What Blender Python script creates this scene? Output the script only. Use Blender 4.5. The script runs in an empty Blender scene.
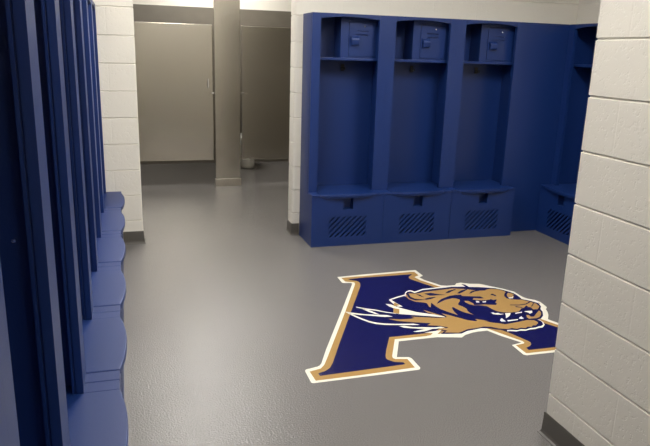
import bpy, bmesh, math, random
from mathutils import Matrix, Vector
random.seed(4)
S = bpy.context.scene
COL = S.collection
PI = math.pi
BLUE_RGB = (18, 45, 103)
WALL_RGB = (228, 223, 212)
FLOOR_RGB = (109, 106, 104)
FLOOR_ROUGH = .2
FLOOR_BUMP = 1.0
STEEL_A = (.62, .585, .51, 1)
STEEL_B = (.72, .68, .60, 1)
EXPOSURE = -.1
LC = (1, .97, .915, 1)
LIGHTS = [(.62, 6.35, .35, .7, 74, 'long ceiling panel light in the restroom before the stalls', LC),
          (1.2, 8.3, 1.2, .3, 36, 'narrow ceiling panel light above the toilet stalls', LC),
          (.5, 3.7, .6, 1.2, 28, 'long ceiling panel light over the aisle beside the left lockers', LC),
          (.95, 1.4, .6, .6, 25, 'added square fill light over the near end of the aisle', LC),  # added to brighten the near block wall
          (1.0, -1.0, .6, .6, 16, 'added square fill light behind the camera', LC),  # added fill, lifts the dark left lockers and the near wall
          (2.5, 3.0, .6, 1.2, 27, 'long ceiling panel light over the floor emblem', LC)]

# ------------------------------------------------------------------ helpers
def srgb(r, g, b):
    f = lambda c: (c/255/12.92) if c/255 <= .04045 else ((c/255+.055)/1.055)**2.4
    return (f(r), f(g), f(b), 1)

def box(bm, x0, x1, y0, y1, z0, z1):
    vs = [bm.verts.new((x, y, z)) for z in (z0, z1) for y in (y0, y1) for x in (x0, x1)]
    for q in ((0, 2, 3, 1), (4, 5, 7, 6), (0, 1, 5, 4), (2, 6, 7, 3), (0, 4, 6, 2), (1, 3, 7, 5)):
        bm.faces.new([vs[i] for i in q])
    return vs

def prism(bm, pts, a0, a1, axis='y'):
    """polygon extruded between a0 and a1 along the axis; pts are the other two coordinates"""
    def P(p, a):
        if axis == 'y': return (p[0], a, p[1])
        if axis == 'x': return (a, p[0], p[1])
        return (p[0], p[1], a)
    A = [bm.verts.new(P(p, a0)) for p in pts]; B = [bm.verts.new(P(p, a1)) for p in pts]
    n = len(pts)
    bm.faces.new(A); bm.faces.new(B[::-1])
    for i in range(n): bm.faces.new((A[i], A[(i+1) % n], B[(i+1) % n], B[i]))

def cyl(bm, c, r, h, axis='z', n=20, r2=None):
    r2 = r if r2 is None else r2
    A, B = [], []
    for i in range(n):
        t = 2*PI*i/n; u, v = math.cos(t), math.sin(t)
        for L, rr, hh in ((A, r, 0), (B, r2, h)):
            p = {'z': (c[0]+rr*u, c[1]+rr*v, c[2]+hh), 'y': (c[0]+rr*u, c[1]+hh, c[2]+rr*v), 'x': (c[0]+hh, c[1]+rr*u, c[2]+rr*v)}[axis]
            L.append(bm.verts.new(p))
    bm.faces.new(A); bm.faces.new(B[::-1])
    for i in range(n): bm.faces.new((A[i], A[(i+1) % n], B[(i+1) % n], B[i]))

def loft(bm, rings):
    R = [[bm.verts.new(p) for p in r] for r in rings]
    n = len(R[0])
    for a, b in zip(R, R[1:]):
        for i in range(n): bm.faces.new((a[i], a[(i+1) % n], b[(i+1) % n], b[i]))
    bm.faces.new(R[0]); bm.faces.new(R[-1][::-1])

def obj(name, bm, mat, parent=None, bevel=0, smooth=False, seg=2):
    bmesh.ops.recalc_face_normals(bm, faces=bm.faces)
    me = bpy.data.meshes.new(name); bm.to_mesh(me); bm.free()
    me.materials.append(mat)
    o = bpy.data.objects.new(name, me); COL.objects.link(o)
    if parent: o.parent = parent
    if smooth:
        for p in me.polygons: p.use_smooth = True
    if bevel:
        m = o.modifiers.new('bevel', 'BEVEL'); m.width = bevel; m.segments = seg; m.limit_method = 'ANGLE'; m.angle_limit = math.radians(40)
        m.harden_normals = False
    return o

def tag(o, label=None, cat=None, group=None, kind=None):
    if label: o['label'] = label
    if cat: o['category'] = cat
    if group: o['group'] = group
    if kind: o['kind'] = kind
    return o

def thing(name, loc, label, cat, group=None, rz=0):
    o = bpy.data.objects.new(name, None); COL.objects.link(o)
    o.location = loc; o.rotation_euler = (0, 0, rz); o.empty_display_size = .1
    return tag(o, label, cat, group)

def struct(name, bm, mat, label=None, bevel=0):
    o = obj(name, bm, mat, bevel=bevel, seg=3); o['kind'] = 'structure'
    if label: o['label'] = label
    return o

def copy_tree(o, parent=None):
    c = o.copy(); COL.objects.link(c)
    if parent: c.parent = parent
    for ch in [x for x in o.children]: copy_tree(ch, c)
    return c

# ------------------------------------------------------------------ materials
def mat_base(name):
    m = bpy.data.materials.new(name); m.use_nodes = True
    nt = m.node_tree; b = nt.nodes['Principled BSDF']
    return m, nt, b

def noise_bump(nt, b, scale, strength, dist=.001, detail=3, stretch=None, prev=None):
    tc = nt.nodes.new('ShaderNodeTexCoord'); n = nt.nodes.new('ShaderNodeTexNoise')
    n.inputs['Scale'].default_value = scale; n.inputs['Detail'].default_value = detail
    if stretch:
        mp = nt.nodes.new('ShaderNodeMapping'); mp.inputs['Scale'].default_value = stretch
        nt.links.new(tc.outputs['Object'], mp.inputs[0]); nt.links.new(mp.outputs[0], n.inputs['Vector'])
    else:
        nt.links.new(tc.outputs['Object'], n.inputs['Vector'])
    bu = nt.nodes.new('ShaderNodeBump'); bu.inputs['Strength'].default_value = strength; bu.inputs['Distance'].default_value = dist
    nt.links.new(n.outputs['Fac'], bu.inputs['Height'])
    if prev: nt.links.new(prev.outputs[0], bu.inputs['Normal'])
    nt.links.new(bu.outputs[0], b.inputs['Normal'])
    return bu

def simple(name, col, rough, metal=0, bump=None, spec=.5):
    m, nt, b = mat_base(name)
    b.inputs['Base Color'].default_value = col; b.inputs['Roughness'].default_value = rough
    b.inputs['Metallic'].default_value = metal; b.inputs['Specular IOR Level'].default_value = spec
    if bump: noise_bump(nt, b, *bump)
    return m

BLUE = simple('blue_locker_plastic', srgb(*BLUE_RGB), .40, bump=(260, .25, .0012, 2), spec=.5)
STEEL_SCREW = simple('screw_steel', (.75, .75, .75, 1), .25, 1)
HOOK = simple('hook_black', (.01, .01, .012, 1), .4)
BASEB = simple('rubber_base_grey', srgb(84, 80, 75), .45)
PORC = simple('white_porcelain', (.85, .84, .8, 1), .15)
CEIL = simple('ceiling_white', (.72, .70, .65, 1), .9, bump=(90, .3, .002))
SATIN = simple('satin_steel', (.62, .58, .5, 1), .38, 1)
CHROME = simple('chrome', (.8, .8, .8, 1), .15, 1)

def stainless():
    m, nt, b = mat_base('brushed_stainless')
    b.inputs['Metallic'].default_value = 1
    tc = nt.nodes.new('ShaderNodeTexCoord'); mp = nt.nodes.new('ShaderNodeMapping'); mp.inputs['Scale'].default_value = (2, 2, 160)
    n = nt.nodes.new('ShaderNodeTexNoise'); n.inputs['Scale'].default_value = 3; n.inputs['Detail'].default_value = 4
    nt.links.new(tc.outputs['Object'], mp.inputs[0]); nt.links.new(mp.outputs[0], n.inputs['Vector'])
    cr = nt.nodes.new('ShaderNodeValToRGB'); cr.color_ramp.elements[0].position = .3; cr.color_ramp.elements[1].position = .7
    cr.color_ramp.elements[0].color = STEEL_A; cr.color_ramp.elements[1].color = STEEL_B
    nt.links.new(n.outputs['Fac'], cr.inputs[0]); nt.links.new(cr.outputs[0], b.inputs['Base Color'])
    mr = nt.nodes.new('ShaderNodeMapRange'); mr.inputs[3].default_value = .22; mr.inputs[4].default_value = .29
    nt.links.new(n.outputs['Fac'], mr.inputs[0]); nt.links.new(mr.outputs[0], b.inputs['Roughness'])
    b.inputs['Anisotropic'].default_value = .4
    return m
STEEL = stainless()

def block_wall():
    """painted concrete block: 16 x 8 inch running bond, grooved joints, pitted face; works on x- and y-facing faces"""
    m, nt, b = mat_base('painted_block')
    N, Lk = nt.nodes, nt.links
    tc = N.new('ShaderNodeTexCoord'); geo = N.new('ShaderNodeNewGeometry')
    sp = N.new('ShaderNodeSeparateXYZ'); Lk.new(tc.outputs['Object'], sp.inputs[0])
    sn = N.new('ShaderNodeSeparateXYZ'); Lk.new(geo.outputs['True Normal'], sn.inputs[0])
    def math_(op, a, bb=None):
        k = N.new('ShaderNodeMath'); k.operation = op
        for i, s in enumerate((a, bb)):
            if s is None: continue
            if isinstance(s, (int, float)): k.inputs[i].default_value = s
            else: Lk.new(s, k.inputs[i])
        return k.outputs[0]
    isx = math_('GREATER_THAN', math_('ABSOLUTE', sn.outputs['X']), .5)
    ux = math_('ADD', sp.outputs['X'], .3122+8.128); uy = math_('ADD', sp.outputs['Y'], -1.6638+8.128)
    mix = N.new('ShaderNodeMix'); mix.data_type = 'FLOAT'
    Lk.new(isx, mix.inputs[0]); Lk.new(ux, mix.inputs[2]); Lk.new(uy, mix.inputs[3])
    cb = N.new('ShaderNodeCombineXYZ'); Lk.new(mix.outputs[0], cb.inputs[0]); Lk.new(math_('ADD', sp.outputs['Z'], .010), cb.inputs[1])
    br = N.new('ShaderNodeTexBrick')
    br.offset = .5; br.offset_frequency = 2
    for k, v in (('Scale', 1), ('Mortar Size', .0045), ('Mortar Smooth', .25), ('Brick Width', .4064), ('Row Height', .2032), ('Bias', 0)): br.inputs[k].default_value = v
    Lk.new(cb.outputs[0], br.inputs['Vector'])
    # bed joints: tooled grooves every 8 inches
    fr = math_('FRACT', math_('ADD', math_('DIVIDE', math_('ADD', sp.outputs['Z'], .010), .2032), .5))
    dist = math_('MULTIPLY', math_('ABSOLUTE', math_('SUBTRACT', fr, .5)), .2032)
    gr = N.new('ShaderNodeMapRange'); gr.interpolation_type = 'SMOOTHSTEP'
    gr.inputs[1].default_value = .0005; gr.inputs[2].default_value = .0060; Lk.new(dist, gr.inputs[0])
    # pits
    n1 = N.new('ShaderNodeTexNoise'); n1.inputs['Scale'].default_value = 62; n1.inputs['Detail'].default_value = 3; n1.inputs['Roughness'].default_value = .6
    Lk.new(tc.outputs['Object'], n1.inputs['Vector'])
    pr = N.new('ShaderNodeMapRange'); pr.inputs[1].default_value = .34; pr.inputs[2].default_value = .45; pr.inputs[3].default_value = 0; pr.inputs[4].default_value = 1
    Lk.new(n1.outputs['Fac'], pr.inputs[0])
    n2 = N.new('ShaderNodeTexNoise'); n2.inputs['Scale'].default_value = 4; n2.inputs['Detail'].default_value = 2
    Lk.new(tc.outputs['Object'], n2.inputs['Vector'])
    b0 = N.new('ShaderNodeBump'); b0.inputs['Strength'].default_value = 1; b0.inputs['Distance'].default_value = .0008
    Lk.new(gr.outputs[0], b0.inputs['Height'])
    b1 = N.new('ShaderNodeBump'); b1.inputs['Strength'].default_value = .6; b1.inputs['Distance'].default_value = .0018; b1.invert = True
    Lk.new(br.outputs['Fac'], b1.inputs['Height']); Lk.new(b0.outputs[0], b1.inputs['Normal'])
    b2 = N.new('ShaderNodeBump'); b2.inputs['Strength'].default_value = .45; b2.inputs['Distance'].default_value = .002
    Lk.new(pr.outputs[0], b2.inputs['Height']); Lk.new(b1.outputs[0], b2.inputs['Normal'])
    Lk.new(b2.outputs[0], b.inputs['Normal'])
    mc = N.new('ShaderNodeMix'); mc.data_type = 'RGBA'
    mc.inputs[6].default_value = srgb(*WALL_RGB); mc.inputs[7].default_value = srgb(*[c*.975 for c in WALL_RGB])
    Lk.new(n2.outputs['Fac'], mc.inputs[0]); Lk.new(mc.outputs[2], b.inputs['Base Color'])
    b.inputs['Roughness'].default_value = .45; b.inputs['Specular IOR Level'].default_value = .35
    return m
BLOCK = block_wall()

def epoxy(name, col, painted_sparkle=True):
    """glossy textured epoxy: fine orange peel under a clear sheen"""
    m, nt, b = mat_base(name)
    N, Lk = nt.nodes, nt.links
    b.inputs['Roughness'].default_value = FLOOR_ROUGH
    b.inputs['Specular IOR Level'].default_value = .5
    geo = N.new('ShaderNodeNewGeometry')
    n = N.new('ShaderNodeTexNoise'); n.inputs['Scale'].default_value = 120; n.inputs['Detail'].default_value = 2.5
    n2 = N.new('ShaderNodeTexNoise'); n2.inputs['Scale'].default_value = 1.6; n2.inputs['Detail'].default_value = 4
    n3 = N.new('ShaderNodeTexNoise'); n3.inputs['Scale'].default_value = 230; n3.inputs['Detail'].default_value = 1
    for k in (n, n2, n3): Lk.new(geo.outputs['Position'], k.inputs['Vector'])
    bu = N.new('ShaderNodeBump'); bu.inputs['Strength'].default_value = FLOOR_BUMP; bu.inputs['Distance'].default_value = .0021
    Lk.new(n.outputs['Fac'], bu.inputs['Height']); Lk.new(bu.outputs[0], b.inputs['Normal'])
    mc = N.new('ShaderNodeMix'); mc.data_type = 'RGBA'
    d = .93 if painted_sparkle else .98
    mc.inputs[6].default_value = (*[c*d for c in col[:3]], 1); mc.inputs[7].default_value = (*[c/d for c in col[:3]], 1)
    Lk.new(n2.outputs['Fac'], mc.inputs[0])
    if painted_sparkle:
        mr = N.new('ShaderNodeMapRange'); mr.inputs[1].default_value = .35; mr.inputs[2].default_value = .65; mr.inputs[3].default_value = .70; mr.inputs[4].default_value = 1.36  # sparkle put into the colour as light and dark specks
        Lk.new(n3.outputs['Fac'], mr.inputs[0])
        vm = N.new('ShaderNodeVectorMath'); vm.operation = 'SCALE'; Lk.new(mc.outputs[2], vm.inputs[0]); Lk.new(mr.outputs[0], vm.inputs['Scale'])
        Lk.new(vm.outputs[0], b.inputs['Base Color'])
    else: Lk.new(mc.outputs[2], b.inputs['Base Color'])
    return m
FLOOR = epoxy('grey_epoxy', srgb(*FLOOR_RGB))
EM = {'white': epoxy('emblem_white', srgb(228, 224, 208), False), 'gold': epoxy('emblem_gold', srgb(166, 132, 78), False),
      'navy': epoxy('emblem_navy', srgb(18, 18, 72), False)}

def tile():
    m, nt, b = mat_base('restroom_wall_tile')
    N, Lk = nt.nodes, nt.links
    tc = N.new('ShaderNodeTexCoord'); sp = N.new('ShaderNodeSeparateXYZ'); Lk.new(tc.outputs['Object'], sp.inputs[0])
    cb = N.new('ShaderNodeCombineXYZ'); Lk.new(sp.outputs['X'], cb.inputs[0]); Lk.new(sp.outputs['Z'], cb.inputs[1])
    n = N.new('ShaderNodeTexNoise'); n.inputs['Scale'].default_value = 5; n.inputs['Detail'].default_value = 5; Lk.new(cb.outputs[0], n.inputs['Vector'])
    mc = N.new('ShaderNodeMix'); mc.data_type = 'RGBA'; mc.inputs[6].default_value = srgb(96, 90, 80); mc.inputs[7].default_value = srgb(112, 106, 96)
    Lk.new(n.outputs['Fac'], mc.inputs[0])
    Lk.new(mc.outputs[2], b.inputs['Base Color']); b.inputs['Roughness'].default_value = .4
    return m
TILE = tile()

def emit(name, col, s):
    m, nt, b = mat_base(name)
    b.inputs['Base Color'].default_value = (.8, .8, .78, 1)
    b.inputs['Emission Color'].default_value = col; b.inputs['Emission Strength'].default_value = s
    return m
EMBLEM = [
('letter_border', 'white', [[(1.3812,4.0968),(1.5568,4.1087),(1.9582,4.1214),(1.9979,4.1198),(1.9985,3.9937),(1.957,3.9657),(1.9694,3.9074),(2.0359,3.7812),(2.0739,3.7668),(2.1357,3.7654),(2.1613,3.7946),(2.1991,3.8008),(2.2539,3.766),(2.3182,3.7499),(2.3517,3.7139),(2.3938,3.6682),(2.4286,3.6286),(2.4579,3.5828),(2.4742,3.5617),(2.4748,3.5098),(2.4758,3.4664),(2.4853,3.431),(2.5256,3.391),(2.5393,3.3555),(2.5349,3.3123),(2.527,3.2638),(2.4986,3.2363),(2.4811,3.1919),(2.4546,3.1474),(2.4137,3.095),(2.4182,3.0783),(2.4379,3.0338),(2.531,2.8393),(2.6168,2.8248),(2.6734,2.6962),(2.6181,2.6723),(2.4568,2.681),(2.1689,2.6919),(1.9968,2.6965),(1.9851,2.7078),(1.9892,2.826),(2.0597,2.8419),(2.0566,2.8519),(1.9918,2.9525),(1.9559,3.0311),(1.8956,3.0324),(1.8562,3.0262),(1.8007,3.0085),(1.763,2.9804),(1.6975,2.9986),(1.6265,3.0167),(1.5203,3.0176),(1.3914,3.0177),(1.3041,2.8406),(1.3672,2.8254),(1.3754,2.8116),(1.3755,2.7033),(1.3656,2.6881),(1.3543,2.6854),(0.8025,2.681),(0.7933,2.6892),(0.7948,2.8089),(0.8025,2.8221),(0.8685,2.8388),(0.884,2.8483),(0.8988,2.8694),(0.9649,3.0088),(1.2237,3.5156),(1.4414,3.9461),(1.4379,3.9632),(1.3827,3.9732),(1.3783,3.9864)]]),
('letter_trim', 'gold', [[(1.4032,4.075),(1.5459,4.0784),(1.9396,4.0889),(1.9712,4.0844),(1.9713,4.0084),(1.9248,3.9791),(1.9367,3.9103),(2.0147,3.7618),(2.1347,3.5539),(2.3738,3.1042),(2.3981,3.0522),(2.419,3.0079),(2.5111,2.8189),(2.6021,2.803),(2.6392,2.7123),(2.4699,2.705),(2.1851,2.7142),(2.013,2.717),(2.009,2.7241),(2.0093,2.8187),(2.068,2.8281),(2.0774,2.8404),(2.077,2.8564),(2.0098,2.9816),(1.9699,3.0581),(1.8302,3.1272),(1.6625,3.0535),(1.6323,3.0551),(1.5636,3.0438),(1.3797,3.0469),(1.2857,2.8592),(1.2799,2.837),(1.2878,2.8222),(1.3505,2.8083),(1.3494,2.7108),(1.0478,2.7014),(0.8197,2.7008),(0.8151,2.7964),(0.8782,2.8145),(0.9066,2.8473),(0.9416,2.9128),(1.0166,3.0589),(1.2474,3.5102),(1.4552,3.929),(1.4631,3.9556),(1.4589,3.9709),(1.4074,3.9945)]]),
('letter_face', 'navy', [[(1.4397,4.0353),(1.5708,4.0429),(1.9366,4.038),(1.8893,3.9977),(1.8781,3.9742),(1.8768,3.9403),(1.9756,3.7505),(2.1164,3.5211),(2.2717,3.1783),(2.3712,3.0146),(2.3919,2.9756),(2.4791,2.8003),(2.5761,2.776),(2.584,2.7361),(2.4951,2.7359),(2.2078,2.7456),(2.0464,2.7499),(2.0475,2.7762),(2.081,2.79),(2.1018,2.8083),(2.1116,2.8296),(2.1107,2.8484),(2.0679,2.968),(2.0066,3.0861),(1.7994,3.1941),(1.639,3.0828),(1.5801,3.0785),(1.3596,3.0784),(1.2816,2.933),(1.2506,2.8665),(1.2432,2.8412),(1.2449,2.8221),(1.2695,2.792),(1.3135,2.7757),(1.3155,2.7559),(1.0644,2.7474),(0.8526,2.7419),(0.8521,2.7683),(0.892,2.7819),(0.9258,2.8095),(0.9585,2.8628),(1.0518,3.0506),(1.31,3.5558),(1.4764,3.8803),(1.4959,3.9362),(1.4986,3.9684),(1.489,3.9932),(1.4558,4.015)]]),
('mane_outline', 'white', [[(1.7199,3.6723),(1.6552,3.6488),(1.5811,3.6138),(1.5768,3.5979),(1.6497,3.6308),(1.7132,3.6522)],[(1.5732,3.6036),(1.5881,3.6145),(1.596,3.5632),(1.6161,3.4812),(1.5861,3.4846),(1.5757,3.533)],[(1.5255,3.5478),(1.5574,3.5303),(1.5689,3.5021),(1.5864,3.4694),(1.6638,3.3775),(1.7582,3.3156),(1.8145,3.2647),(1.7706,3.2685),(1.7449,3.2886),(1.6407,3.3331),(1.5473,3.3736),(1.5166,3.3967),(1.5491,3.4695),(1.532,3.502)],[(1.3224,3.5354),(1.3615,3.4868),(1.4256,3.4557),(1.4746,3.4121),(1.5287,3.3819),(1.5322,3.3891),(1.4808,3.425),(1.4317,3.4689),(1.3713,3.5091),(1.3258,3.5429)],[(1.3432,3.5181),(1.3738,3.4929),(1.3979,3.4514),(1.4255,3.3953),(1.3994,3.4124),(1.3738,3.4488)],[(1.2333,3.4858),(1.2614,3.4633),(1.3395,3.4182),(1.4232,3.3894),(1.4665,3.3747),(1.4924,3.3468),(1.4435,3.3502),(1.3943,3.374),(1.2502,3.4403)],[(1.2334,3.478),(1.256,3.4154),(1.2871,3.3501),(1.3187,3.2971),(1.3534,3.2642),(1.399,3.241),(1.4565,3.2261),(1.532,3.2085),(1.5904,3.1949),(1.6514,3.2008),(1.6543,3.2075),(1.5998,3.2164),(1.5391,3.2246),(1.4634,3.2422),(1.4071,3.2597),(1.3626,3.2841),(1.328,3.3151),(1.2969,3.3677),(1.2652,3.432),(1.2362,3.4832)],[(1.4729,3.2076),(1.5047,3.2046),(1.5484,3.174),(1.6738,3.1404),(1.7559,3.1446),(1.7458,3.125),(1.6706,3.1209),(1.5785,3.1424),(1.4931,3.1782)],[(1.5215,3.1146),(1.5713,3.127),(1.613,3.1343),(1.6629,3.1313),(1.6298,3.1161),(1.5858,3.1038),(1.5481,3.1042)],[(1.5826,3.0905),(1.6313,3.0931),(1.6927,3.0957),(1.6596,3.0668),(1.6376,3.0442),(1.5934,3.0409),(1.6272,3.0716)],[(1.7017,3.6416),(1.7159,3.6773),(1.7413,3.7168),(1.7708,3.7371),(1.7884,3.7352),(1.8021,3.7071),(1.8778,3.7425),(1.9738,3.7469),(2.0612,3.7555),(2.0374,3.7092),(1.9033,3.6808),(1.7852,3.6321)],[(2.3297,3.1144),(2.3547,3.09),(2.3556,3.059),(2.3412,3.0245),(2.3057,2.9928),(2.2755,2.991),(2.2454,2.982),(2.2129,2.9853),(2.176,2.9738),(2.1436,2.9828),(2.1148,2.9767),(2.083,2.9928),(2.0625,2.9919),(2.0944,3.0362),(2.0656,3.0724),(2.2485,3.0899)]]),
('head_silhouette', 'navy', [[(1.7075,3.6384),(1.7305,3.689),(1.7547,3.7158),(1.777,3.7165),(1.7911,3.683),(1.867,3.7197),(1.9635,3.7275),(2.0328,3.7299),(2.0969,3.7357),(2.1519,3.7235),(2.1929,3.7165),(2.1878,3.7682),(2.2072,3.7538),(2.212,3.7063),(2.2732,3.6908),(2.3254,3.6693),(2.3793,3.6455),(2.4163,3.6038),(2.4394,3.5598),(2.4539,3.5278),(2.4532,3.4789),(2.4462,3.4215),(2.4823,3.3845),(2.5106,3.3371),(2.4956,3.283),(2.4635,3.2443),(2.4509,3.2021),(2.4142,3.1455),(2.377,3.1129),(2.3413,3.1024),(2.3509,3.0785),(2.3453,3.0523),(2.3301,3.0256),(2.3077,3.0115),(2.2884,3.0115),(2.2613,3.0002),(2.2239,3.0016),(2.1877,2.9883),(2.1625,3.0014),(2.1294,2.9919),(2.0984,3.0063),(2.0727,3.0081),(2.0241,3.0266),(1.9823,3.0566),(1.9364,3.0688),(1.8782,3.0594),(1.8381,3.053),(1.7888,3.028),(1.7306,3.0375),(1.6675,3.051),(1.7081,3.0807),(1.6864,3.0972),(1.738,3.1137),(1.7125,3.14),(1.6414,3.1669),(1.5788,3.2124),(1.5101,3.2764),(1.5312,3.3253),(1.6575,3.3118),(1.74,3.2881),(1.8067,3.2602),(1.7905,3.3082),(1.7152,3.3771),(1.776,3.3895),(1.7777,3.4942),(1.7176,3.5113),(1.6962,3.5617)]]),
('head_fur', 'gold', [[(1.7078,3.6457),(1.7276,3.6709),(1.7536,3.6838),(1.7862,3.6691),(1.8187,3.6731),(1.8651,3.6874),(1.9623,3.6947),(2.0844,3.7047),(2.1524,3.6818),(2.1924,3.6573),(2.2361,3.6262),(2.2987,3.6318),(2.3444,3.6433),(2.3876,3.618),(2.4078,3.59),(2.4117,3.564),(2.4196,3.5469),(2.4382,3.5275),(2.4419,3.4852),(2.4333,3.4135),(2.4671,3.3754),(2.4928,3.3288),(2.4842,3.2838),(2.4406,3.2411),(2.4413,3.2209),(2.4343,3.196),(2.4114,3.1622),(2.381,3.134),(2.3494,3.1192),(2.3058,3.123),(2.2769,3.1219),(2.2349,3.1115),(2.1539,3.1043),(2.0871,3.1183),(2.0412,3.1442),(1.9786,3.177),(1.9261,3.217),(1.8928,3.2687),(1.8557,3.3287),(1.8219,3.4124),(1.8232,3.4978),(1.7855,3.4274),(1.7792,3.439),(1.7919,3.4945),(1.7788,3.5114),(1.7292,3.5366),(1.7052,3.5882)],[(1.4533,3.317),(1.5179,3.2944),(1.5863,3.2878),(1.6158,3.2933),(1.5995,3.3158),(1.6803,3.2894),(1.7543,3.2629),(1.8128,3.2588),(1.8076,3.2804),(1.8083,3.3233),(1.8348,3.2948),(1.8782,3.239),(1.9125,3.1923),(1.9633,3.1622),(1.9636,3.1867),(2.0059,3.163),(2.0374,3.1298),(2.0784,3.1052),(2.1072,3.0835),(2.166,3.0909),(2.2297,3.1004),(2.2758,3.1098),(2.316,3.0974),(2.3217,3.0699),(2.3139,3.0505),(2.2965,3.0394),(2.2796,3.0239),(2.265,3.0318),(2.2419,3.0121),(2.2202,3.0215),(2.1948,3.004),(2.1733,3.0178),(2.1383,3.0057),(2.1171,3.0251),(2.0848,3.0167),(2.033,3.039),(2.0032,3.0693),(1.9644,3.0827),(1.8992,3.0732),(1.8479,3.0707),(1.7996,3.0479),(1.7745,3.0384),(1.695,3.0612),(1.7227,3.0815),(1.6992,3.0984),(1.7501,3.1182),(1.7119,3.1519),(1.6412,3.1772),(1.6764,3.2001),(1.6155,3.2218),(1.5523,3.247),(1.4966,3.275)],[(1.5485,3.468),(1.5772,3.4415),(1.548,3.3767),(1.5172,3.3966)],[(1.5933,3.5568),(1.6055,3.5057),(1.5632,3.4949),(1.575,3.5297)],[(1.7213,3.3987),(1.7479,3.3599),(1.8003,3.2805),(1.7514,3.3252),(1.7266,3.3582)],[(2.5217,3.3488),(2.5205,3.3296),(2.5035,3.3159)]]),
('head_marking', 'navy', [[(1.8496,3.471),(1.8729,3.5006),(1.9174,3.5405),(1.9957,3.5794),(2.0406,3.5861),(2.082,3.5843),(2.0785,3.5572),(2.1375,3.5403),(2.1927,3.5243),(2.204,3.4924),(2.1758,3.495),(2.1358,3.5095),(2.1154,3.4851),(2.1084,3.4545),(2.1283,3.4253),(2.1716,3.412),(2.2105,3.412),(2.2135,3.4344),(2.2366,3.4705),(2.241,3.4604),(2.2474,3.4464),(2.2758,3.4562),(2.2553,3.4249),(2.2373,3.4113),(2.2377,3.3901),(2.2214,3.3694),(2.1947,3.3772),(2.1479,3.3965),(2.1041,3.396),(2.0777,3.4003),(2.0874,3.4276),(2.0765,3.4706),(2.0497,3.4802),(2.0441,3.4514),(2.0518,3.4182),(2.0742,3.3942),(2.1134,3.387),(2.1483,3.3602),(2.1561,3.3127),(2.1626,3.2797),(2.1896,3.2505),(2.2368,3.2348),(2.2992,3.2369),(2.3313,3.2627),(2.3409,3.2773),(2.3713,3.2856),(2.4029,3.3109),(2.3927,3.2824),(2.4077,3.2892),(2.4191,3.2798),(2.4132,3.2473),(2.4412,3.241),(2.4604,3.2399),(2.4508,3.2187),(2.4379,3.2233),(2.3962,3.1884),(2.3502,3.1475),(2.3295,3.1507),(2.3308,3.1727),(2.318,3.1805),(2.299,3.1466),(2.2961,3.1191),(2.2758,3.1098),(2.235,3.1084),(2.1759,3.0977),(2.1121,3.0913),(2.0832,3.1131),(2.043,3.1392),(2.0106,3.1712),(1.9683,3.1949),(1.9692,3.1654),(1.9185,3.2033),(1.8827,3.2474),(1.8508,3.3007),(1.8168,3.3604),(1.8119,3.4063),(1.8057,3.4432),(1.8238,3.4977),(1.8242,3.4254),(1.8302,3.3871),(1.862,3.3223),(1.8951,3.273),(1.8979,3.3222),(1.9028,3.3539),(1.9154,3.3911),(1.9267,3.3953),(1.9435,3.3282),(1.9637,3.2925),(1.9984,3.254),(1.9851,3.286),(1.9867,3.3215),(1.9993,3.3519),(1.9934,3.3903),(1.9782,3.4228),(1.9902,3.4478),(2.0221,3.4829),(2.0317,3.5075),(2.0184,3.5304),(1.9981,3.5404),(1.935,3.5239),(1.8874,3.4938)],[(2.2764,3.5372),(2.3011,3.5543),(2.3109,3.5238),(2.3026,3.5015),(2.2922,3.5243)],[(1.9905,3.631),(2.0316,3.6658),(2.0913,3.6875),(2.0962,3.6766),(2.0563,3.6584),(2.021,3.6337)],[(2.07,3.6133),(2.1188,3.6522),(2.1727,3.6714),(2.1701,3.6583),(2.1163,3.6239),(2.084,3.6045)],[(2.1475,3.5904),(2.1855,3.6258),(2.2627,3.6456),(2.3079,3.6435),(2.2882,3.6204),(2.2517,3.6266),(2.1983,3.6134),(2.1638,3.5924)],[(2.211,3.6906),(2.271,3.6734),(2.3199,3.6586),(2.2987,3.6318),(2.2421,3.6365),(2.1953,3.6625)],[(1.847,3.6555),(1.898,3.6592),(1.9348,3.6247),(1.9827,3.6028),(1.9199,3.6094),(1.8705,3.613)],[(1.8093,3.5683),(1.8561,3.5832),(1.9024,3.5801),(1.8507,3.5573),(1.8121,3.5516)],[(1.791,3.6605),(1.8111,3.6411),(1.8185,3.5953),(1.801,3.6193)],[(1.7319,3.6774),(1.7425,3.6751),(1.733,3.6217),(1.7479,3.5822),(1.8096,3.5539),(1.738,3.5558),(1.7158,3.593),(1.7177,3.6325)],[(2.3597,3.498),(2.3847,3.5356),(2.4144,3.5634),(2.4206,3.5486),(2.3933,3.5223),(2.3747,3.489),(2.3713,3.4584),(2.3927,3.4445),(2.4201,3.4752),(2.4274,3.5034),(2.4394,3.4932),(2.4446,3.4623),(2.4413,3.4118),(2.4079,3.4211),(2.3714,3.4347),(2.3514,3.4556)],[(2.3292,3.3225),(2.3481,3.3062),(2.3685,3.2947),(2.3585,3.2885),(2.3269,3.3076)],[(2.3115,3.3524),(2.3687,3.3377),(2.4221,3.3431),(2.4642,3.3689),(2.4703,3.3622),(2.4199,3.3331),(2.3627,3.3287),(2.3058,3.3433)],[(2.485,3.3482),(2.4902,3.347),(2.4355,3.2932),(2.4291,3.2946)],[(1.7314,3.3997),(1.7454,3.4467),(1.7709,3.4073),(1.8053,3.324),(1.8171,3.2672),(1.7704,3.3224)],[(2.4016,3.3112),(2.4098,3.3145),(2.4037,3.2833),(2.3933,3.2789)],[(2.1124,3.4876),(2.1284,3.4768),(2.1695,3.4586),(2.2325,3.4587),(2.2086,3.4125),(2.156,3.4103),(2.11,3.419),(2.0966,3.4466)]]),
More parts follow.
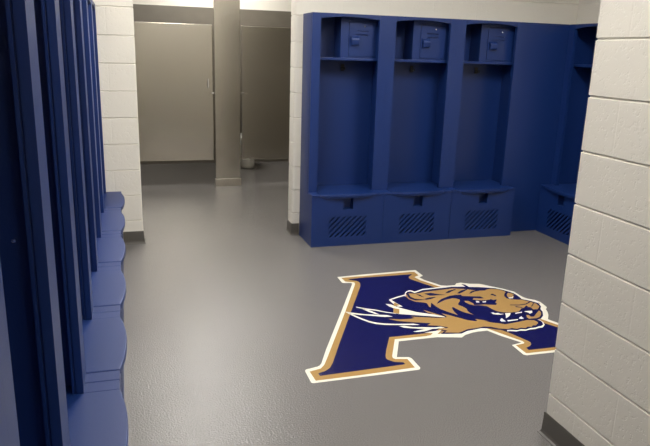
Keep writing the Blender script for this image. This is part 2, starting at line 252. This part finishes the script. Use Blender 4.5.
('eye', 'white', [[(2.1248,3.4615),(2.1436,3.4519),(2.1326,3.4279),(2.1133,3.4322)],[(2.162,3.4407),(2.1907,3.4431),(2.1774,3.423),(2.1555,3.4245)],[(2.369,3.4645),(2.3937,3.4626),(2.4155,3.4799),(2.3935,3.448),(2.3679,3.4482)]]),
('tooth', 'white', [[(2.1185,3.2619),(2.1343,3.2599),(2.1356,3.2434),(2.1594,3.2476),(2.1631,3.2306),(2.1872,3.225),(2.1632,3.2193),(2.1385,3.225),(2.1172,3.2363)],[(2.1994,3.232),(2.2354,3.2269),(2.2135,3.1981),(2.1854,3.176),(2.1599,3.1599),(2.1841,3.1985)],[(2.107,3.1396),(2.1215,3.1563),(2.1364,3.1669),(2.1351,3.147),(2.1337,3.1181),(2.1068,3.1213)],[(2.1536,3.1334),(2.1778,3.1309),(2.2063,3.132),(2.2293,3.1329),(2.216,3.119),(2.183,3.1174),(2.1457,3.1153)],[(2.2392,3.1416),(2.2602,3.1587),(2.2724,3.1654),(2.2692,3.1488),(2.2694,3.133),(2.2503,3.1296)],[(2.2643,3.2219),(2.2895,3.2276),(2.3202,3.2304),(2.3102,3.2163),(2.2794,3.212),(2.2592,3.2085)],[(2.3372,3.2331),(2.3647,3.2318),(2.3928,3.2303),(2.3763,3.2028),(2.3502,3.1909),(2.3503,3.2104)]])
]
# ------------------------------------------------------------------ the setting (metres; x along the back wall, y away from the camera)
H = 2.74                      # ceiling
YW = 5.215                    # face of the block wall with the restroom opening
XL = -.176                    # front of the left row of lockers
XR = 3.69                     # front of the right-hand lockers
def sb(name, *b, mat=None, label=None, bevel=0):
    bm = bmesh.new(); box(bm, *b); return struct(name, bm, mat or BLOCK, label, bevel)
sb('floor', -1.6, 4.3, -2.4, 9.2, -.12, 0, mat=FLOOR, label='grey glossy epoxy floor with sparkle painted in as specks')
sb('ceiling', -1.6, 4.3, -2.4, 9.2, H, H+.1, mat=CEIL)
sb('wall_left', -.65, -.452, -2.4, YW+.0, 0, H, label='white painted block wall behind the left lockers')
sb('wall_rear', -.452, 4.3, -2.4, -2.2, 0, H)
sb('wall_right', 3.965, 4.2, -2.2, YW+.0, 0, H, label='white painted block wall behind the right lockers')
def block_body(name, x0, x1, y0, y1, label=None, r=.008, depth=.006):
    """block wall: rectangle in plan with rounded corners, tooled horizontal joints cut all round"""
    bm = bmesh.new()
    def ring(z, d):
        R = []
        for (cx_, cy_, a0) in ((x1-r, y1-r, 0), (x0+r, y1-r, 90), (x0+r, y0+r, 180), (x1-r, y0+r, 270)):
            for k in range(5):
                a = math.radians(a0+k*22.5); R.append((cx_+(r-d)*math.cos(a), cy_+(r-d)*math.sin(a), z))
        return R
    rings = [ring(0, 0)]
    k = 1
    while k*.2032-.010 < H-.05:
        z = k*.2032-.010; k += 1
        rings += [ring(z-.0055, 0), ring(z-.0015, depth), ring(z+.0015, depth), ring(z+.0055, 0)]
    rings.append(ring(H, 0))
    loft(bm, rings)
    return struct(name, bm, BLOCK, label)
# wall with the opening, corners slightly rounded like bullnose block
block_body('wall_pier', -1.6, .09, YW, YW+.15, 'white painted block pier left of the restroom opening', r=.013)
block_body('wall_back', 1.325, 4.3, YW, YW+.15, 'white painted block wall behind the back lockers', r=.022)
sb('wall_lintel', .09, 1.325, YW+.002, YW+.148, 2.24, H)
block_body('wall_foreground', 1.636, 1.84, -2.2, 2.036, 'near white painted block wall with pitted faces', r=.010)
sb('wall_restroom_left', -1.6, -1.4, YW+.15, 9.0, 0, H)
sb('wall_restroom_right', 3.0, 3.2, YW+.15, 9.0, 0, H)
sb('wall_restroom_back', -1.6, 4.3, 9.0, 9.2, 0, H, label='cream painted wall above the dark tiling')
sb('trim_1', -1.4, 3.0, 8.975, 9.0, 0, 2.06, mat=TILE, label='dark tiled lower wall behind the stalls')
sb('trim_added_2', 1.348, 3.0, YW+.148, YW+.17, 0, 2.06, mat=TILE); sb('trim_added_3', -1.4, .07, YW+.148, YW+.17, 0, 2.06, mat=TILE)  # unseen tiling, added to darken what the right stall door reflects
sb('trim_4', 2.98, 3.0, YW+.17, 8.975, 0, 2.06, mat=TILE); sb('trim_5', -1.4, -1.38, YW+.17, 8.975, 0, 2.06, mat=TILE)
# coved bases
def base_strip(name, pts, label):
    """pts: floor polyline of the wall foot, the room on its right side"""
    bm = bmesh.new()
    prof = [(-.004, .1016), (.004, .1016), (.006, .02), (.010, .008), (.018, .002), (.018, 0), (-.004, 0)]
    rings = []
    n = len(pts)
    for i, (x, y) in enumerate(pts):
        ds = []
        if i > 0: ds.append(Vector((x-pts[i-1][0], y-pts[i-1][1])).normalized())
        if i < n-1: ds.append(Vector((pts[i+1][0]-x, pts[i+1][1]-y)).normalized())
        nn = [Vector((d.y, -d.x)) for d in ds]
        if len(nn) == 2:
            v = nn[0]+nn[1]; v = v/(v.dot(nn[0]))
        else: v = nn[0]
        rings.append([(x+v.x*p, y+v.y*p, z) for p, z in prof])
    loft(bm, rings)
    return struct(name, bm, BASEB, label)
base_strip('baseboard_pier', [(-.065, YW), (.09, YW), (.09, YW+.15)], 'dark grey rubber base at the foot of the pier')
base_strip('baseboard_back', [(1.325, YW+.15), (1.325, YW), (1.3885, YW)], 'dark grey rubber base beside the back lockers')
base_strip('baseboard_foreground', [(1.84, 2.036), (1.636, 2.036), (1.636, -2.2)], 'dark grey rubber base along the near wall')

# ------------------------------------------------------------------ floor emblem
cx, cy = 1.74, 3.40
emb = thing('floor_emblem', (cx, cy, 0), 'large navy letter A with a snarling tan big cat head, inlaid in the floor', 'emblem')
zz = .0004
tops = {}
for name, mk, polys in EMBLEM:
    groups = [[p] for p in polys] if name in ('eye', 'tooth', 'mane_outline') else [polys]
    for g in groups:
        bm = bmesh.new()
        for i, P in enumerate(g):
            prism(bm, [(x-cx, y-cy) for x, y in P], 0, zz+i*.00001, 'z')
        par = emb
        if name in ('head_fur', 'head_marking', 'eye', 'tooth', 'mane_outline'): par = tops.get('head_silhouette', emb)
        o = obj(name, bm, EM[mk], par)
        if name == 'letter_border': o['label'] = 'white outer border of the letter'
        if name == 'letter_trim': o['label'] = 'gold inner border of the letter'
        if name == 'letter_face': o['label'] = 'navy field of the letter'
        tops[name] = o
    zz += .0004

# ------------------------------------------------------------------ lockers
W, T, D, PW = .62, 1.831, .272, .07     # unit width, height, depth, half post
BZ = .418                                # top of the base box
FY = -.108                               # front of the base box

def panel_with_holes(bm, x0, x1, z0, z1, y0, y1, holes):
    xs = sorted({x0, x1, *[h[0] for h in holes], *[h[1] for h in holes]})
    zs = sorted({z0, z1, *[h[2] for h in holes], *[h[3] for h in holes]})
    inside = lambda x, z: x0 < x < x1 and z0 < z < z1 and not any(h[0] < x < h[1] and h[2] < z < h[3] for h in holes)
    V = {}
    def v(i, j, k):
        if (i, j, k) not in V: V[(i, j, k)] = bm.verts.new((xs[i], (y0, y1)[k], zs[j]))
        return V[(i, j, k)]
    nx, nz = len(xs)-1, len(zs)-1
    cell = [[inside((xs[i]+xs[i+1])/2, (zs[j]+zs[j+1])/2) for j in range(nz)] for i in range(nx)]
    g = lambda i, j: 0 <= i < nx and 0 <= j < nz and cell[i][j]
    for i in range(nx):
        for j in range(nz):
            if not cell[i][j]: continue
            bm.faces.new((v(i, j, 0), v(i+1, j, 0), v(i+1, j+1, 0), v(i, j+1, 0)))
            bm.faces.new((v(i, j, 1), v(i, j+1, 1), v(i+1, j+1, 1), v(i+1, j, 1)))
            if not g(i-1, j): bm.faces.new((v(i, j, 0), v(i, j+1, 0), v(i, j+1, 1), v(i, j, 1)))
            if not g(i+1, j): bm.faces.new((v(i+1, j, 0), v(i+1, j, 1), v(i+1, j+1, 1), v(i+1, j+1, 0)))
            if not g(i, j-1): bm.faces.new((v(i, j, 0), v(i, j, 1), v(i+1, j, 1), v(i+1, j, 0)))
            if not g(i, j+1): bm.faces.new((v(i, j+1, 0), v(i+1, j+1, 0), v(i+1, j+1, 1), v(i, j+1, 1)))

def clip(poly, x0, x1, z0, z1):
    for ax, lim, sgn in ((0, x0, 1), (0, x1, -1), (1, z0, 1), (1, z1, -1)):
        out = []
        for a, b in zip(poly, poly[1:]+poly[:1]):
            ia, ib = sgn*(a[ax]-lim) >= 0, sgn*(b[ax]-lim) >= 0
            if ia: out.append(a)
            if ia != ib:
                t = (lim-a[ax])/(b[ax]-a[ax]); out.append((a[0]+t*(b[0]-a[0]), a[1]+t*(b[1]-a[1])))
        poly = out
        if len(poly) < 3: return []
    return poly

def make_locker():
    L = thing('locker', (0, 0, 0), 'x', 'locker')
    e = .0008
    def part(name, fn, mat=BLUE, parent=L, bevel=.0015, **k):
        bm = bmesh.new(); fn(bm); return obj(name, bm, mat, parent, bevel, **k)
    HX0, HX1, HZ0, HZ1 = .150, .470, .077, .246      # louvre field
    LX0, LX1, LZ0, LZ1 = .268, .352, .305, .396      # latch recess
    # side panels run from the floor to the top; below the seat they reach the base front
    def side(x0, x1):
        return lambda bm: prism(bm, [(.03, BZ), (.03, T-.012), (D, T-.012), (D, 0), (FY+.014, 0), (FY+.014, BZ)], x0, x1, 'x')
    part('side_panel', side(e, .013)); part('side_panel', side(W-.013, W-e))
    part('back_panel', lambda bm: box(bm, .013, W-.013, D-.012, D, .0, T-.012))
    part('top_panel', lambda bm: box(bm, e, W-e, .022, D, T-.012, T))
    def post(x0, x1, xi, sg):
        def f(bm):
            box(bm, x0, x1, 0, .022, BZ+.012, T)                       # face
            box(bm, min(xi-sg*.007, xi-sg*.020), max(xi-sg*.007, xi-sg*.020), .022, .034, BZ+.012, T-.012)    # groove
            box(bm, min(xi-sg*.001, xi-sg*.012), max(xi-sg*.001, xi-sg*.012), .0265, .035, BZ+.012, T-.012)    # inner lip
        return f
    part('front_post', post(.0001, PW, PW, 1), bevel=0); part('front_post', post(W-PW, W-.0001, W-PW, -1), bevel=0)
    # arched header between the posts
    def header(bm):
        n = 16; pts = [(PW+e, T), (W-PW-e, T)]
        for i in range(n+1):
            t = 1-i/n; x = PW+e+(W-2*PW-2*e)*t
            pts.append((x, T-.040+.019*(1-(2*t-1)**2)))
        prism(bm, pts, .001, .022)
    part('header', header, bevel=.001)
    # shelf and lock box
    part('shelf', lambda bm: box(bm, .013, W-.013, .070, D-.012, 1.480, 1.502), bevel=.004)
    Q = .085
    def boxf(bm):
        box(bm, .260, .326, Q, Q+.016, 1.502, T-.012)
        box(bm, .260, .272, Q+.016, D-.012, 1.502, T-.012)
        box(bm, .548, W-.013, Q+.004, Q+.016, 1.502, T-.012)
        box(bm, .326, .548, Q+.004, Q+.016, 1.502, 1.514); box(bm, .326, .548, Q+.004, Q+.016, 1.782, T-.012)
    part('lock_box', boxf, bevel=.001)
    d = part('lock_box_door', lambda bm: panel_with_holes(bm, .3285, .5455, 1.5165, 1.7795, Q-.002, Q+.010, [(.383, .486, 1.705, 1.713), (.383, .486, 1.676, 1.684)]), bevel=.0012)
    part('door_backing', lambda bm: box(bm, .33, .544, Q+.0105, Q+.014, 1.518, 1.778), parent=d, mat=BLUE)
    def handle(bm):
        pts = [(.028, 1.668), (.012, 1.666), (-.002, 1.655), (-.008, 1.640), (-.006, 1.618), (.000, 1.602), (.012, 1.600), (.010, 1.618), (.008, 1.640), (.014, 1.652), (.028, 1.654)]
        prism(bm, [(a+Q-.030, z) for a, z in pts], .340, .405, 'x')
    part('door_handle', handle, parent=d, bevel=.003)
    part('door_screw', lambda bm: cyl(bm, (.456, Q-.009, 1.746), .0055, .008, 'y', 12), STEEL_SCREW, parent=d, bevel=0)
    # coat hooks under the shelf
    def hook(bm):
        box(bm, .326, .354, D-.020, D-.012, 1.395, 1.450)
        for s in (-1, 1):
            cyl(bm, (.340+s*.008, D-.055, 1.41), .004, .036, 'y', 8)
            cyl(bm, (.340+s*.008, D-.055, 1.41), .004, .018, 'z', 8)
    part('coat_hook', hook, HOOK, bevel=0)
    part('panel_screw', lambda bm: cyl(bm, (W-.018, .07, 1.127), .0052, .0046, 'x', 12), STEEL_SCREW, bevel=0)
    # base
    f = part('base_panel', lambda bm: panel_with_holes(bm, e, W-e, 0, BZ-.001, FY, FY+.013, [(HX0, HX1, HZ0, HZ1), (LX0, LX1, LZ0, LZ1)]), bevel=.0012)
    def bars(bm):
        p = .0465; sw = .019; k = -8
        h = HZ1-HZ0; run = h*1.02
        ins = .001
        for k in range(-6, 8):
            x = HX0+k*p
            q = [(x+sw, HZ0), (x+p, HZ0), (x+p+run, HZ1), (x+sw+run, HZ1)]
            q = clip(q, HX0-.001, HX1+.001, HZ0-.001, HZ1+.001)
            if len(q) >= 3: prism(bm, q, FY+.001, FY+.010)
    part('louvre', bars, parent=f, bevel=0)
    def latch(bm):
        box(bm, LX0-.004, LX1+.004, FY+.055, FY+.060, LZ0-.004, LZ1+.004)
        box(bm, LX0-.004, LX0-.001, FY+.013, FY+.055, LZ0-.004, LZ1+.004); box(bm, LX1+.001, LX1+.004, FY+.013, FY+.055, LZ0-.004, LZ1+.004)
        box(bm, LX0-.001, LX1+.001, FY+.004, FY+.055, LZ0-.004, LZ0-.0005)
    la = part('latch_recess', latch, parent=f, bevel=0)
    def ledge(x0, x1, flat):
        def g(bm): box(bm, x0, x1, FY-.004, D-.012 if False else .0, BZ, .434)
        return g
    # seat ledges left and right of the lid
    part('seat_ledge', lambda bm: box(bm, e, PW-.001, FY-.005, .024, BZ, .4345), bevel=.003)
    part('seat_ledge', lambda bm: box(bm, W-PW+.001, W-e, FY-.005, .024, BZ, .4345), bevel=.003)
    def lid(bm):
        n = 20; x0, x1 = PW+.001, W-PW-.001
        pts = []
        for i in range(n+1):
            t = i/n; x = x0+(x1-x0)*t
            pts.append((x, FY-.006-.024*(1-abs(2*t-1)**2.2)))
        pts += [(x1, .026), (W-.014, .026), (W-.014, D-.013), (.014, D-.013), (.014, .026), (x0, .026)]
        prism(bm, pts, .414, .4365, 'z')
    sl = part('seat_lid', lid, bevel=.005, seg=3)
    def lip(bm):      # rolled lip under the bowed front edge
        n = 20; x0, x1 = PW+.03, W-PW-.03
        A = []; B = []
        for i in range(n+1):
            t = i/n; x = x0+(x1-x0)*t; tt = (x-PW)/(W-2*PW)
            y = FY-.006-.024*(1-abs(2*tt-1)**2.2)
            A.append((x, y+.004)); B.append((x, min(y+.022, FY-.0005)))
        prism(bm, A+B[::-1], .4045, .4150, 'z')
    part('seat_lip', lip, parent=sl, bevel=.002)
    part('seat_bolt', lambda bm: cyl(bm, (.311, FY+.002, .3955), .0045, .010, 'z', 10), STEEL_SCREW, parent=la, bevel=0)
    return L

proto = make_locker()
order = ['first', 'second', 'third', 'fourth', 'fifth', 'sixth', 'seventh', 'eighth']
used = False
def place(x, y, rz, label, group):
    global used
    o = proto if not used else copy_tree(proto)
    used = True
    o.location = (x, y, 0); o.rotation_euler = (0, 0, rz); o['label'] = label; o['group'] = group
    return o
YB = 4.930; XB = 1.3885
place(XB, YB, 0, 'open blue locker at the end of the back row next to the restroom opening', 'blue lockers along the back wall')
place(XB+W, YB, 0, 'open blue locker in the middle of the three on the back wall', 'blue lockers along the back wall')
place(XB+2*W, YB, 0, 'open blue locker on the back wall, adjoining the plain blue corner panel', 'blue lockers along the back wall')
place(XR, YB, -PI/2, 'open blue locker turned sideways, partly hidden behind the near block wall', 'blue lockers on the side wall facing left')
for k in range(8):
    lab = ('blue side-row locker with bulging seat, touching the white pier by the opening' if k == 0 else
           'blue side-row locker with bulging seat, %s one out from the white pier' % order[k])
    if k == 6: lab = 'blue side-row locker whose inner panel shows a small steel screw, close to camera'
    if k == 7: lab = 'blue side-row locker closest to camera, only its pale post edge seen'
    place(XL, YW-.003-(k+1)*W, PI/2, lab, 'blue lockers in the long side row')

t = thing('corner_panel', (XB+3*W, YB, 0), 'plain tall blue panel closing the corner between two locker rows', 'panel')
x1 = XR-(XB+3*W)
bm = bmesh.new(); box(bm, .002, x1+.03, .006, .028, 0, T-.012); obj('panel_face', bm, BLUE, t, .0015)
bm = bmesh.new(); box(bm, .002, x1+.26, .028, .262, T-.012, T); box(bm, .002, x1-.001, .0, .028, T-.012, T); obj('top_cap', bm, BLUE, t, .0015)

# ------------------------------------------------------------------ toilet stalls
YS = 7.38
def stall_door(x0, x1, label, latch_x, bumper):
    t = thing('stall_door', ((x0+x1)/2, YS, .305), label, 'stall door', 'stainless steel stall doors')
    w = (x1-x0)/2
    bm = bmesh.new(); box(bm, -w, w, 0, .025, 0, 1.488); obj('door_panel', bm, STEEL, t, .004, seg=3)
    s = -1 if latch_x < 0 else 1
    lx = s*(w-.055)
    if bumper:
        bm = bmesh.new(); cyl(bm, (lx, -.006, .755), .024, .006, 'y', 24); obj('latch_plate', bm, STEEL, t, .002, smooth=False)
        bm = bmesh.new()
        box(bm, lx-.010, lx+.010, -.026, 0, .892, .912); box(bm, lx-.010, lx+.010, -.026, 0, .815, .835); box(bm, lx-.010, lx+.010, -.032, -.022, .815, .912)
        obj('door_pull', bm, CHROME, t, .003)
    else:
        bm = bmesh.new(); cyl(bm, (lx, -.006, .735), .022, .006, 'y', 24); obj('latch_plate', bm, STEEL, t, .002)
    bm = bmesh.new(); box(bm, s*w-s*.004-.018, s*w-s*.004+.018, -.012, 0, .746, .766); obj('latch_keeper', bm, CHROME, t, .003)
    bm = bmesh.new()
    for z in (.08, 1.36): cyl(bm, (-s*(w+.004), .012, z), .010, .07, 'z', 14)
    obj('hinge', bm, CHROME, t)
    return t
stall_door(.05, .945, 'brushed stainless stall door with a small pull handle, left of the pilaster', 1, True)
stall_door(1.268, 2.06, 'darker stainless stall door hiding a toilet, beyond the right of the pilaster', -1, False)
def pilaster(x0, x1, label):
    t = thing('stall_pilaster', ((x0+x1)/2, YS, 0), label, 'pilaster', 'stainless steel stall posts')
    w = (x1-x0)/2
    bm = bmesh.new(); box(bm, -w, w, -.004, .030, .02, 2.12); obj('post_panel', bm, STEEL, t, .004, seg=3)
    bm = bmesh.new(); box(bm, -w-.006, w+.006, -.012, .038, 0, .085); obj('floor_shoe', bm, SATIN, t, .003)
    return t
pilaster(.964, 1.250, 'wide stainless steel stall post standing on the floor between two doors')
def partition(x, label):
    bm = bmesh.new(); box(bm, x-.0125, x+.0125, YS+.036, 8.97, .305, 1.79)
    o = obj('stall_divider', bm, STEEL, None, .003); tag(o, label, 'partition')
partition(1.107, 'stainless partition running back from the wide stall post to the tiled wall')

# toilet in the right-hand stall
t = thing('toilet', (1.548, 8.62, 0), 'white toilet pedestal seen under the right stall door', 'toilet')
def oval(cx_, cy_, a, bf, bb, z, n=28):
    return [(cx_+a*math.cos(2*PI*i/n), cy_+(bb if math.sin(2*PI*i/n) > 0 else bf)*math.sin(2*PI*i/n), z) for i in range(n)]
bm = bmesh.new()
loft(bm, [oval(0, .04, .112, .20, .27, 0), oval(0, .04, .110, .195, .265, .03), oval(0, .04, .100, .18, .25, .16), oval(0, .03, .11, .20, .25, .26), oval(0, .01, .165, .27, .26, .35), oval(0, 0, .185, .30, .26, .40), oval(0, 0, .175, .29, .25, .405)])
obj('bowl', bm, PORC, t, smooth=True)
bm = bmesh.new(); loft(bm, [oval(0, 0, .185, .30, .24, .408), oval(0, 0, .188, .305, .24, .418), oval(0, 0, .18, .295, .235, .428)]); obj('seat', bm, PORC, t, smooth=True)
bm = bmesh.new(); cyl(bm, (0, .29, .42), .018, .36, 'z', 16); cyl(bm, (0, .29, .70), .036, .12, 'z', 16); box(bm, -.01, .01, .29, .345, .48, .50); obj('flush_valve', bm, CHROME, t)

# ------------------------------------------------------------------ ceiling lights (recessed troffers, and added fill panels)
def troffer(x, y, w, l, strength, label, col=(1, .93, .82, 1)):
    t = thing('ceiling_light', (x, y, H), label, 'ceiling light')
    bm = bmesh.new(); panel_frame = .03
    box(bm, -w/2-.03, -w/2, -l/2-.03, l/2+.03, -.02, 0); box(bm, w/2, w/2+.03, -l/2-.03, l/2+.03, -.02, 0)
    box(bm, -w/2, w/2, -l/2-.03, -l/2, -.02, 0); box(bm, -w/2, w/2, l/2, l/2+.03, -.02, 0)
    obj('light_frame', bm, CEIL, t)
    bm = bmesh.new(); box(bm, -w/2, w/2, -l/2, l/2, -.014, -.004); obj('diffuser', bm, emit('lamp_diffuser', col, strength), t)
for a in LIGHTS: troffer(*a)

w = bpy.data.worlds.new('world'); S.world = w; w.use_nodes = True
w.node_tree.nodes['Background'].inputs[0].default_value = (.9, .9, 1, 1); w.node_tree.nodes['Background'].inputs[1].default_value = .0

# ------------------------------------------------------------------ camera
cam = bpy.data.cameras.new('camera'); co = bpy.data.objects.new('camera', cam); COL.objects.link(co)
cam.sensor_width = 36; cam.sensor_fit = 'HORIZONTAL'; cam.lens = 644.07*36/650; cam.clip_start = .02
r_, u_, f_ = (0.95652538, -0.29018793, 0.02915799), (0.04758105, 0.25390695, 0.96605761), (0.28774168, 0.92267125, -0.25667587)
co.matrix_world = Matrix(((r_[0], u_[0], -f_[0], 0), (r_[1], u_[1], -f_[1], 0), (r_[2], u_[2], -f_[2], 1.54243), (0, 0, 0, 1)))
S.camera = co
S.view_settings.view_transform = 'Standard'; S.view_settings.look = 'None'; S.view_settings.gamma = 1
S.view_settings.use_curve_mapping = False; S.view_settings.exposure = EXPOSURE
